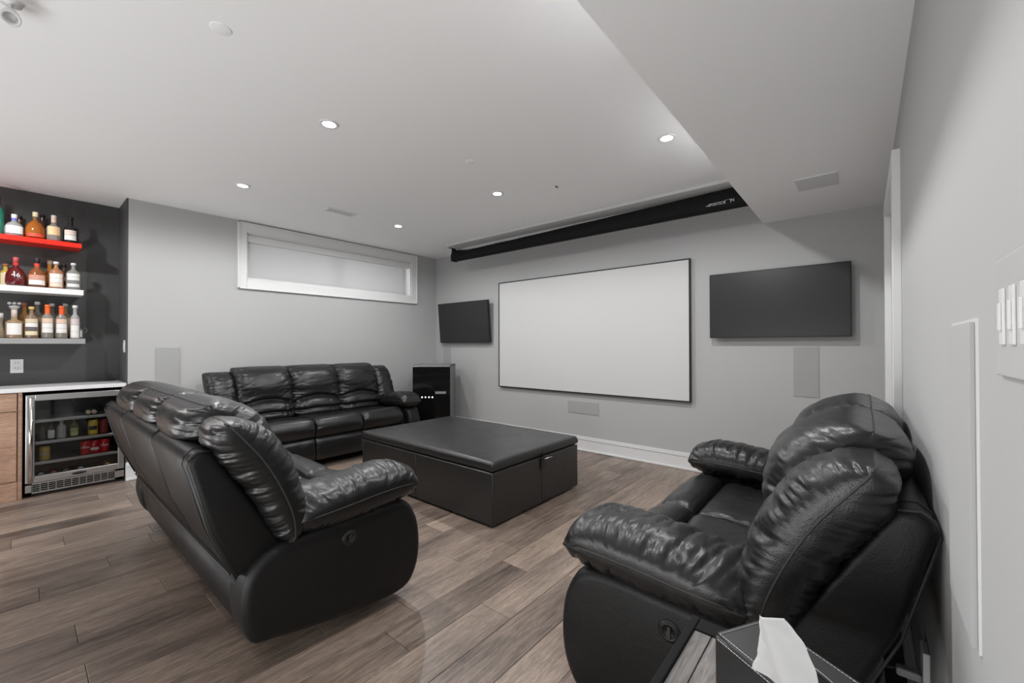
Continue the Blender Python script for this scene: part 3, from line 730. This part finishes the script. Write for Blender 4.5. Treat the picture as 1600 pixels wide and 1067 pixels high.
def stitches(name, P, Q, par):
    bm = bmesh.new(); P, Q = Vector(P), Vector(Q); n = int((Q - P).length / .006)
    for k in range(n): add_tube(bm, [P.lerp(Q, (k + .1) / n), P.lerp(Q, (k + .85) / n)], .0007, 4)
    return tag(from_bm(name, bm, M['stitch'], par), kind='stuff')
i_ = .006
for P, Q in (((-hx + i_, -hy + i_, hz + .0022), (hx - i_, -hy + i_, hz + .0022)), ((-hx + i_, hy - i_, hz + .0022), (hx - i_, hy - i_, hz + .0022)), ((-hx + i_, -hy + i_, hz + .0022), (-hx + i_, hy - i_, hz + .0022)),
             ((-hx + i_, -hy - .0005, hz - i_), (hx - i_, -hy - .0005, hz - i_)), ((-hx + i_, -hy - .0005, .008), (hx - i_, -hy - .0005, .008))):
    stitches('stitching', P, Q, xb)
tube('slot_stitching', [(.066 * math.cos(a), .026 * math.sin(a), hz + .002) for a in [k * math.pi / 20 for k in range(40)]], .0007, M['stitch'], xb, 4, closed=True)
# the tissue: a folded sheet pulled up from the slot
tc = empty('tissue', (cen.x, cen.y, TZ + hz - .01), math.atan2(e1.y, e1.x), 'white paper tissue sticking up out of the black box', 'tissue')
bm = bmesh.new(); nu_, nv = 18, 22; g_ = []
iv = Matrix.Rotation(-math.atan2(e1.y, e1.x), 3, 'Z')
def loc_(p): return iv @ (Vector(p) - Vector(tc.location))
P00, P10, P01, P11 = loc_((-.148, .80, .655)), loc_((-.048, .735, .66)), loc_((-.134, .757, .772)), loc_((-.098, .752, .782))
Pm0, Pm1 = loc_((-.140, .775, .71)), loc_((-.060, .745, .752))
for i in range(nu_ + 1):
    u = i / nu_; row = []
    for j in range(nv + 1):
        t_ = j / nv
        a = P00.lerp(Pm0, t_ * 2) if t_ < .5 else Pm0.lerp(P01, t_ * 2 - 1)
        b_ = P10 * (1 - t_) ** 2 + Pm1 * 2 * t_ * (1 - t_) + P11 * t_ ** 2
        p = a.lerp(b_, u); nrm = Vector((.2, 1, 0)).normalized()
        p = p + nrm * (.010 * math.sin(u * 7 + t_ * 2) * (1 - .3 * t_) + .004 * noise.noise(Vector((u * 5, t_ * 5, 2)))) 
        row.append(bm.verts.new(p))
    g_.append(row)
for i in range(nu_):
    for j in range(nv): bm.faces.new((g_[i][j], g_[i + 1][j], g_[i + 1][j + 1], g_[i][j + 1]))
bmesh.ops.solidify(bm, geom=list(bm.faces), thickness=.0006)
from_bm('sheet', bm, M['tissue'], tc, True)

# ------------------------------------------------------------------ bar
XF = -5.03
ct = box('countertop', (XN, XF + .03, -1.4, YN, .838, .87), M['counter'], None, bev=.003); tag(ct, 'white stone countertop running along the bar niche', 'countertop')
cab = empty('base_cabinet', (XF - .2, -.30, 0), 0, 'light wood base cabinet left of the wine fridge', 'cabinet')
def cx(b): return (b[0] - XF + .2, b[1] - XF + .2, b[2] + .30, b[3] + .30, b[4], b[5])
box('carcass', cx((XN + .01, XF - .02, -1.4, .035, .0, .835)), M['cabwood'], cab)
for k in range(3):
    ya, yb = -.46 * (k + 1) + .012, -.46 * k + .005
    dw = box('drawer', cx((XF - .02, XF, ya, yb, .692, .83)), M['cabwood'], cab, bev=.002)
    box('door', cx((XF - .02, XF, ya, yb, .150, .686)), M['cabwood'], cab, bev=.002)
box('kickboard', cx((XF - .02, XF - .004, -1.39, .01, .0, .144)), M['cabwood'], cab, bev=.002)
box('end_panel', cx((XN + .01, XF, .012, .032, .0, .835)), M['cabwood'], cab, bev=.001)
# wine fridge
FY0, FY1, FZ0, FZ1 = .050, .622, .03, .81
fz = empty('beverage_fridge', (XF - .2, (FY0 + FY1) / 2, 0), 0, 'stainless steel glass-door beverage fridge under the counter', 'fridge')
def fx(b): return (b[0] - XF + .2, b[1] - XF + .2, b[2] - (FY0 + FY1) / 2, b[3] - (FY0 + FY1) / 2, b[4], b[5])
X0 = XN + .02
boxes('cabinet_body', [fx(q) for q in ((X0, XF - .035, FY0, FY0 + .025, .03, FZ1), (X0, XF - .035, FY1 - .025, FY1, .03, FZ1), (X0, XF - .035, FY0, FY1, FZ1 - .025, FZ1), (X0, XF - .035, FY0, FY1, .03, .13), (X0, X0 + .02, FY0, FY1, .03, FZ1), (X0 + .05, XF - .08, FY0 + .03, FY1 - .03, 0, .03))], mat('fridge_liner', .02, .5), fz)
GZ0, GZ1, GY0, GY1 = .165, .762, FY0 + .048, FY1 - .04
DZ0 = .115
dr = boxes('door', [fx(q) for q in ((XF - .033, XF, FY0, GY0, DZ0, FZ1), (XF - .033, XF, GY1, FY1, DZ0, FZ1), (XF - .033, XF, GY0, GY1, DZ0, GZ0), (XF - .033, XF, GY0, GY1, GZ1, FZ1))], M['steel'], fz, bev=.003)
box('glass_pane', fx((XF - .018, XF - .012, GY0, GY1, GZ0, GZ1)), M['glass'], dr)
bd = lathe('badge', [(0, .003), (.9, .003), (1, 0)], M['black'], dr, 28, Matrix.Translation((.2, .345 - (FY0 + FY1) / 2, .14)) @ Matrix.Rotation(math.pi / 2, 4, 'Y') @ Matrix.Diagonal((.012, .045, 1, 1)))
tube('handle', [(XF + .05 - XF + .2, .075 - (FY0 + FY1) / 2, .125), (XF + .05 - XF + .2, .075 - (FY0 + FY1) / 2, .79)], .013, M['steel_shiny'], dr, 16)
for z in (.15, .765): tube('handle_mount', [(.2, .075 - (FY0 + FY1) / 2, z), (.25, .075 - (FY0 + FY1) / 2, z)], .009, M['steel_shiny'], dr, 12)
gr = boxes('grille_panel', [fx(q) for q in ((XF - .02, XF - .006, FY0, FY0 + .035, FZ0, .112), (XF - .02, XF - .006, FY1 - .06, FY1, FZ0, .112), (XF - .02, XF - .006, FY0, FY1, FZ0, FZ0 + .012), (XF - .02, XF - .006, FY0, FY1, .1, .112))], M['steel'], fz)
box('grille_back', fx((XF - .03, XF - .022, FY0, FY1, FZ0, .112)), M['black'], fz)
gw = (FY1 - .06 - FY0 - .035) / 11
for k in range(11):
    y = FY0 + .035 + k * gw
    box('grille_bar', fx((XF - .021, XF - .006, y - .003, y + .003, FZ0 + .012, .1)), M['steel'], gr)
    bm = bmesh.new()
    for j in range(4): add_box(bm, *fx((XF - .02, XF - .012, y + .006, y + gw - .006, FZ0 + .022 + j * .016, FZ0 + .026 + j * .016)))
    from_bm('louvre', bm, M['steel'], gr)
FS = [.262, .425, .60]
for z in FS:
    sfo = box('shelf', fx((X0 + .03, XF - .06, FY0 + .03, FY1 - .03, z - .006, z)), mat('shelf_glass', .08, .3), fz)
    box('shelf_front', fx((XF - .068, XF - .055, FY0 + .028, FY1 - .028, z - .02, z + .004)), M['steel'], sfo, bev=.002)
fl = bpy.data.lights.new('fridge_lamp', 'AREA'); fl.energy = .09; fl.size = .3; fl.shape = 'RECTANGLE'; fl.size_y = .1
flo = bpy.data.objects.new('fridge_lamp', fl); COL.objects.link(flo); flo.parent = fz; flo.location = (.06, 0, .78)

# bar shelves
SH = {'red': (2.050, 2.090, .365, 'red'), 'white': (1.640, 1.686, .378, 'shelfwhite'), 'grey': (1.217, 1.262, .391, 'shelfgrey')}
for nme, (z0, z1, y1, mm) in SH.items():
    s = box('floating_shelf', (XN, -5.22, -1.2, y1, z0, z1), M[mm], None, bev=.002)
    tag(s, {'red': 'glossy red floating shelf, topmost of the three bar shelves', 'white': 'white floating shelf, middle of the three bar shelves', 'grey': 'grey floating shelf, lowest of the three bar shelves'}[nme], 'shelf')

def Yat(px, X):  # where the sight line through a column of the photo meets the plane at X, used to read positions off the photo
    d = F + R2 * ((px - 800) / 652.95); return X / d.x * d.y
def bottle(px, X, z, w_, h_, shape, glass, cap, label_cols, lb, cat='bottle', neckcol=None, clear=0., group=None, name='liquor_bottle', lbl_z=(.15, .5), rot=None, word=None, handle=False, fill=None):
    y = Yat(px, X)
    o = empty(name, (X, y, z), 0, lb, cat, group)
    r = w_ / 2; h = h_
    P = {
        'slim': [(0, 0), (r * .92, 0), (r, .01), (r, h * .58), (r * .85, h * .66), (r * .4, h * .74), (.013, h * .80), (.012, h * .93)],
        'squat': [(0, 0), (r * .8, 0), (r * .97, h * .08), (r, h * .2), (r * .95, h * .4), (r * .72, h * .56), (r * .35, h * .65), (.016, h * .70), (.015, h * .84)],
        'square': [(0, 0), (r * .95, 0), (r, .006), (r, h * .55), (r * .8, h * .60), (.02, h * .64), (.018, h * .72)],
        'shoulder': [(0, 0), (r * .9, 0), (r, .012), (r * 1.03, h * .45), (r * .9, h * .55), (r * .45, h * .64), (.015, h * .70), (.014, h * .88)],
        'can': [(0, .003), (r * .8, 0), (r, .008), (r, h - .012), (r * .85, h - .003), (r * .85, h), (0, h - .002)],
        'decanter': [(0, 0), (r, 0), (r, .01), (r * .9, h * .3), (r * .5, h * .55), (.016, h * .7), (.02, h * .8)],
    }[shape]
    gm = gmat(glass, clear)
    Mx = Matrix() if rot is None else rot
    n = 24
    lathe('body' if shape != 'can' else 'can_body', P, gm, o, n, Mx)
    if fill: lathe('liquid', [(0, .004), (r * .9, .004), (r * .9, h * fill[0]), (0, h * fill[0])], pmat(fill[1], .15), o, 16, Mx)
    if shape != 'can':
        zt = P[-1][1]; cr, ch = (.017, h - zt)
        if neckcol: lathe('neck_wrap', [(.0165, h * .72), (.0165, zt)], pmat(neckcol), o, 16, Mx)
        if cap: lathe('cap', [(0, zt - .004), (cr, zt - .004), (cr, h - .002), (cr - .002, h), (0, h)], pmat(cap), o, 16, Mx)
    zz = lbl_z
    ang0 = math.atan2(-y, -X)   # towards the room
    for i, c_ in enumerate(label_cols):
        if c_ is None: continue
        za = h * (zz[0] + (zz[1] - zz[0]) * i / len(label_cols)); zb = h * (zz[0] + (zz[1] - zz[0]) * (i + 1) / len(label_cols)) - .002
        bm = bmesh.new(); K = 10; lo_, up = [], []
        rr = r * 1.035 + .0008
        for k in range(K + 1):
            a = ang0 - .85 + 1.7 * k / K
            lo_.append(bm.verts.new((rr * math.cos(a), rr * math.sin(a), za))); up.append(bm.verts.new((rr * math.cos(a), rr * math.sin(a), zb)))
        for k in range(K): bm.faces.new((lo_[k], lo_[k + 1], up[k + 1], up[k]))
        bm.transform(Mx); from_bm('label_band', bm, pmat(c_), o, True)
    if word:
        txt, sz, zc, col = word
        mt = Matrix.Rotation(ang0, 4, 'Z') @ Matrix.Translation((r * 1.06 + .002, 0, h * zc)) @ Matrix.Rotation(math.pi / 2, 4, 'Z') @ Matrix.Rotation(math.pi / 2, 4, 'X')
        text_mesh('lettering', txt, sz, pmat(col), o, mt, .0005)
    if handle: tube('mug_handle', [(r * math.cos(1.2) + .0, r + .022 * math.sin(a), h * .5 + .022 * math.cos(a)) for a in [k * math.pi / 6 for k in range(7)]], .004, gm, o, 6)
    return o
WHT, CRM, TAN = (.75, .73, .70), (.72, .62, .42), (.62, .38, .2)
AMB, DAMB, CLR, RED = (.55, .16, .02), (.30, .09, .02), (.75, .76, .75), (.5, .02, .02)
X1, X2 = -5.285, -5.413
zr, zw, zg = 2.0905, 1.6865, 1.2625
bottle(-6, X1, zr, .075, .31, 'slim', (.01, .14, .09), (.03, .01, .01), [], 'green glass bottle at the left edge of the red shelf', neckcol=(.06, .02, .02))
bottle(21, X1, zr, .112, .180, 'squat', CLR, WHT, [WHT], 'squat clear bottle with white oval label and blue neck on the red shelf', neckcol=(.12, .12, .55), clear=.45, lbl_z=(.1, .45), fill=(.35, (.5, .5, .48)))
bottle(29, X2, zr, .078, .20, 'shoulder', (.12, .06, .02), (.02, .015, .01), [], 'dark capped bottle hidden behind the squat clear bottle on the red shelf')
bottle(54, X1, zr, .118, .225, 'squat', AMB, CRM, [(.6, .06, .03), None], 'broad amber decanter bottle with cork top on the red shelf', neckcol=(.12, .07, .03), clear=.12, lbl_z=(.05, .32))
bottle(65, X2, zr, .066, .24, 'slim', (.06, .02, .01), (.02, .015, .012), [], 'dark slim bottle half hidden behind the amber decanter bottle')
bottle(83, X1, zr, .09, .222, 'shoulder', (.62, .55, .5), (.72, .6, .5), [(.72, .48, .26)], 'clear bottle with peach label and wrapped neck, second from right on the red shelf', neckcol=(.7, .5, .4), clear=.4, lbl_z=(.22, .55))
bottle(109, X1, zr, .09, .232, 'shoulder', (.012, .012, .01), (.012, .012, .012), [WHT, (.7, .55, .5)], 'black bottle with white label, rightmost on the red shelf', lbl_z=(.1, .48))
bottle(8, X2, zw, .066, .19, 'slim', (.45, .33, .06), (.3, .12, .04), [CRM], 'slim gold bottle at the left end of the white shelf, behind the dark red one', lbl_z=(.05, .6))
bottle(24, X1, zw, .116, .235, 'squat', (.10, .008, .01), (.45, .08, .08), [], 'dark red wax-topped bottle marked 46 on the white shelf', neckcol=(.5, .03, .03), word=('46', .048, .36, WHT))
bottle(57, X1, zw, .112, .245, 'squat', (.42, .14, .05), (.02, .015, .02), [WHT, (.55, .28, .2)], 'red-necked bottle with cream label in the middle of the white shelf', neckcol=(.6, .05, .03), clear=.15, lbl_z=(.08, .42))
bottle(77, X2, zw, .074, .255, 'shoulder', (.6, .25, .03), (.5, .42, .3), [(.72, .45, .1)], 'golden amber bottle with pale stopper behind the cream labels on the white shelf', clear=.1, lbl_z=(.2, .5))
bottle(87, X1, zw, .092, .232, 'slim', (.35, .16, .08), WHT, [(.7, .6, .5), WHT, WHT], 'white-capped bottle with white label, second from right in the white shelf front row', lbl_z=(.06, .55))
bottle(99, X2, zw, .074, .235, 'slim', (.05, .03, .02), (.015, .015, .015), [(.6, .5, .2), None, CRM], 'black-capped dark bottle behind the two white-labelled bottles', lbl_z=(.05, .5))
bottle(114, X1, zw, .094, .235, 'slim', (.62, .62, .58), (.62, .62, .62), [WHT, None, WHT, WHT], 'clear bottle with silver cap and white label, rightmost on the white shelf', clear=.4, lbl_z=(.1, .6))
bottle(0, X1, zg, .06, .20, 'decanter', (.5, .42, .3), (.5, .48, .45), [], 'low glass decanter with yellow liquor at the left edge of the grey shelf', clear=.4, fill=(.3, (.85, .45, .02)))
dc = bottle(22, X1, zg, .098, .235, 'square', (.62, .42, .25), (.6, .5, .42), [WHT], 'crystal decanter with spread stopper and white label on the grey shelf', clear=.2, lbl_z=(.12, .52))
bm = bmesh.new(); add_lathe(bm, [(0, .22), (.012, .222), (.034, .258), (.018, .266), (.0, .266)], 10); 
for a in range(3): add_lathe(bm, [(0, -.014), (.012, -.006), (.012, .006), (0, .014)], 8, Matrix.Translation((0, (a - 1) * .026, .282)))
from_bm('stopper', bm, gmat((.7, .68, .66), .2), dc, True)
bottle(38, X2, zg, .066, .30, 'slim', (.6, .28, .06), (.35, .13, .08), [(.7, .42, .12)], 'amber bottle with copper cap behind the crystal decanter', clear=.1, lbl_z=(.15, .5))
bottle(49, X1, zg, .084, .262, 'slim', (.36, .25, .16), (.62, .42, .16), [CRM, (.12, .1, .1), WHT, (.6, .5, .35)], 'bottle with tan cork cap and cream label on the grey shelf', clear=.1, lbl_z=(.1, .62))
bottle(58, X2, zg, .066, .315, 'slim', (.42, .36, .3), (.7, .7, .7), [(.5, .35, .22)], 'clear bottle with white pourer behind the cork-capped bottle on the grey shelf', clear=.25, lbl_z=(.1, .58))
bottle(74, X1, zg, .076, .285, 'slim', (.5, .45, .38), (.75, .16, .03), [WHT, WHT, (.7, .5, .4)], 'orange-capped bottle with tall white label, left of the matching pair on the grey shelf', clear=.25, lbl_z=(.17, .60), neckcol=(.75, .13, .02), group='orange-capped bottles')
bottle(81, X2, zg, .066, .305, 'slim', (.3, .25, .22), (.62, .62, .64), [(.45, .32, .22)], 'clear bottle with white pourer between the two orange-capped bottles', clear=.25, lbl_z=(.1, .58))
bottle(96, X1, zg, .076, .28, 'slim', (.5, .45, .38), (.75, .12, .03), [WHT, WHT, (.7, .5, .4)], 'orange-capped bottle with tall white label, right of the matching pair on the grey shelf', clear=.25, lbl_z=(.17, .60), neckcol=(.75, .1, .02), group='orange-capped bottles')
bottle(102, X2, zg, .066, .31, 'slim', (.42, .33, .2), (.55, .52, .48), [(.55, .4, .22)], 'tall bottle with grey pourer behind the right-hand orange-capped bottle', clear=.15, lbl_z=(.1, .6))
bottle(117, X1, zg, .062, .29, 'slim', (.7, .7, .7), (.7, .7, .7), [WHT, WHT, (.6, .5, .5)], 'slim white-labelled clear bottle, rightmost at the front of the grey shelf', clear=.2, lbl_z=(.02, .6))
bottle(121, -5.36, zg, .072, .15, 'square', (.55, .53, .5), (.4, .38, .36), [WHT], 'small glass jug with ring handle at the right end of the grey shelf', clear=.35, handle=True, lbl_z=(.1, .5), name='glass_jug', cat='jug')
# in the fridge
XQ = -5.14
def ft(i): return FS[i] + .0005
for (px, gl, lab, lb) in ((67, (.03, .04, .03), [(.05, .06, .05)], 'dark slim bottle at the left end of the upper fridge shelf'),
                          (81, (.05, .05, .05), [(.6, .6, .6)], 'dark bottle with white cap and white label in the fridge'),
                          (97, (.3, .32, .32), [(.35, .36, .36), None], 'clear bottle with white neck in the fridge, right of the white-labelled one'),
                          (117, (.06, .09, .03), [(.45, .45, .2), (.3, .32, .12)], 'green bottle with pale yellow label in the middle of the fridge')):
    bottle(px, XQ, ft(1), .048 if px < 90 else .056, .165, 'slim', gl, (.6, .6, .6) if px in (81, 97) else (.03, .03, .03), lab, lb, lbl_z=(.1, .5), name='fridge_bottle')
bottle(146, XQ, ft(1), .066, .13, 'can', (.5, .33, .03), None, [(.6, .4, .03), (.02, .02, .02), (.5, .35, .05)], 'tall gold and black can on the upper fridge shelf', 'can', name='drink_can', lbl_z=(.1, .9))
bottle(163, XQ, ft(1), .062, .13, 'can', (.12, .01, .01), None, [(.15, .01, .01)], 'dark red can at the right end of the upper fridge shelf', 'can', name='drink_can', lbl_z=(.1, .9))
bottle(71, XQ, ft(0), .066, .115, 'can', (.42, .28, .04), None, [(.55, .38, .06), (.5, .4, .2), (.55, .38, .06)], 'gold can alone at the left of the lower fridge shelf', 'can', name='drink_can', lbl_z=(.1, .9))
for px, lb in ((134, 'red soda can, leftmost of the three on the lower fridge shelf'), (149, 'red soda can with white script, middle of the three in the fridge'), (164, 'red soda can, rightmost of the three on the lower fridge shelf')):
    bottle(px, XQ, ft(0), .066, .118, 'can', (.42, .01, .015), None, [None, None, None, (.5, .3, .3), None, None] if px != 149 else [None, (.65, .6, .6), None, None], lb, 'can', name='drink_can', lbl_z=(.1, .9), group='red cans in the fridge')
lay = lambda: Matrix.Translation((-.14, 0, .03)) @ Matrix.Rotation(math.pi / 2, 4, 'Y')
for px, z, gl, cp, lb in ((138, FS[2], (.05, .04, .03), (.5, .42, .3), 'bottle lying on the top fridge shelf, left of two'), (147, FS[2], (.05, .04, .03), (.55, .4, .36), 'bottle lying on the top fridge shelf, right of two'),
                          (65, .13, (.04, .04, .04), (.6, .6, .6), 'white-capped bottle lying at the bottom left of the fridge'), (85, .13, (.05, .01, .01), (.5, .15, .12), 'red-capped bottle lying on the fridge floor'),
                          (104, .13, (.03, .03, .03), (.2, .2, .18), 'grey-capped bottle lying on the fridge floor'), (127, .13, (.04, .04, .04), (.6, .62, .62), 'silver-capped bottle lying on the fridge floor, right of centre'), (168, .13, (.06, .04, .01), (.6, .38, .08), 'gold-capped bottle lying at the bottom right of the fridge')):
    bottle(px, XQ + .02, z + .001, .034 if z > .5 else .056, .18, 'slim', gl, cp, [], lb, rot=lay(), name='lying_bottle')
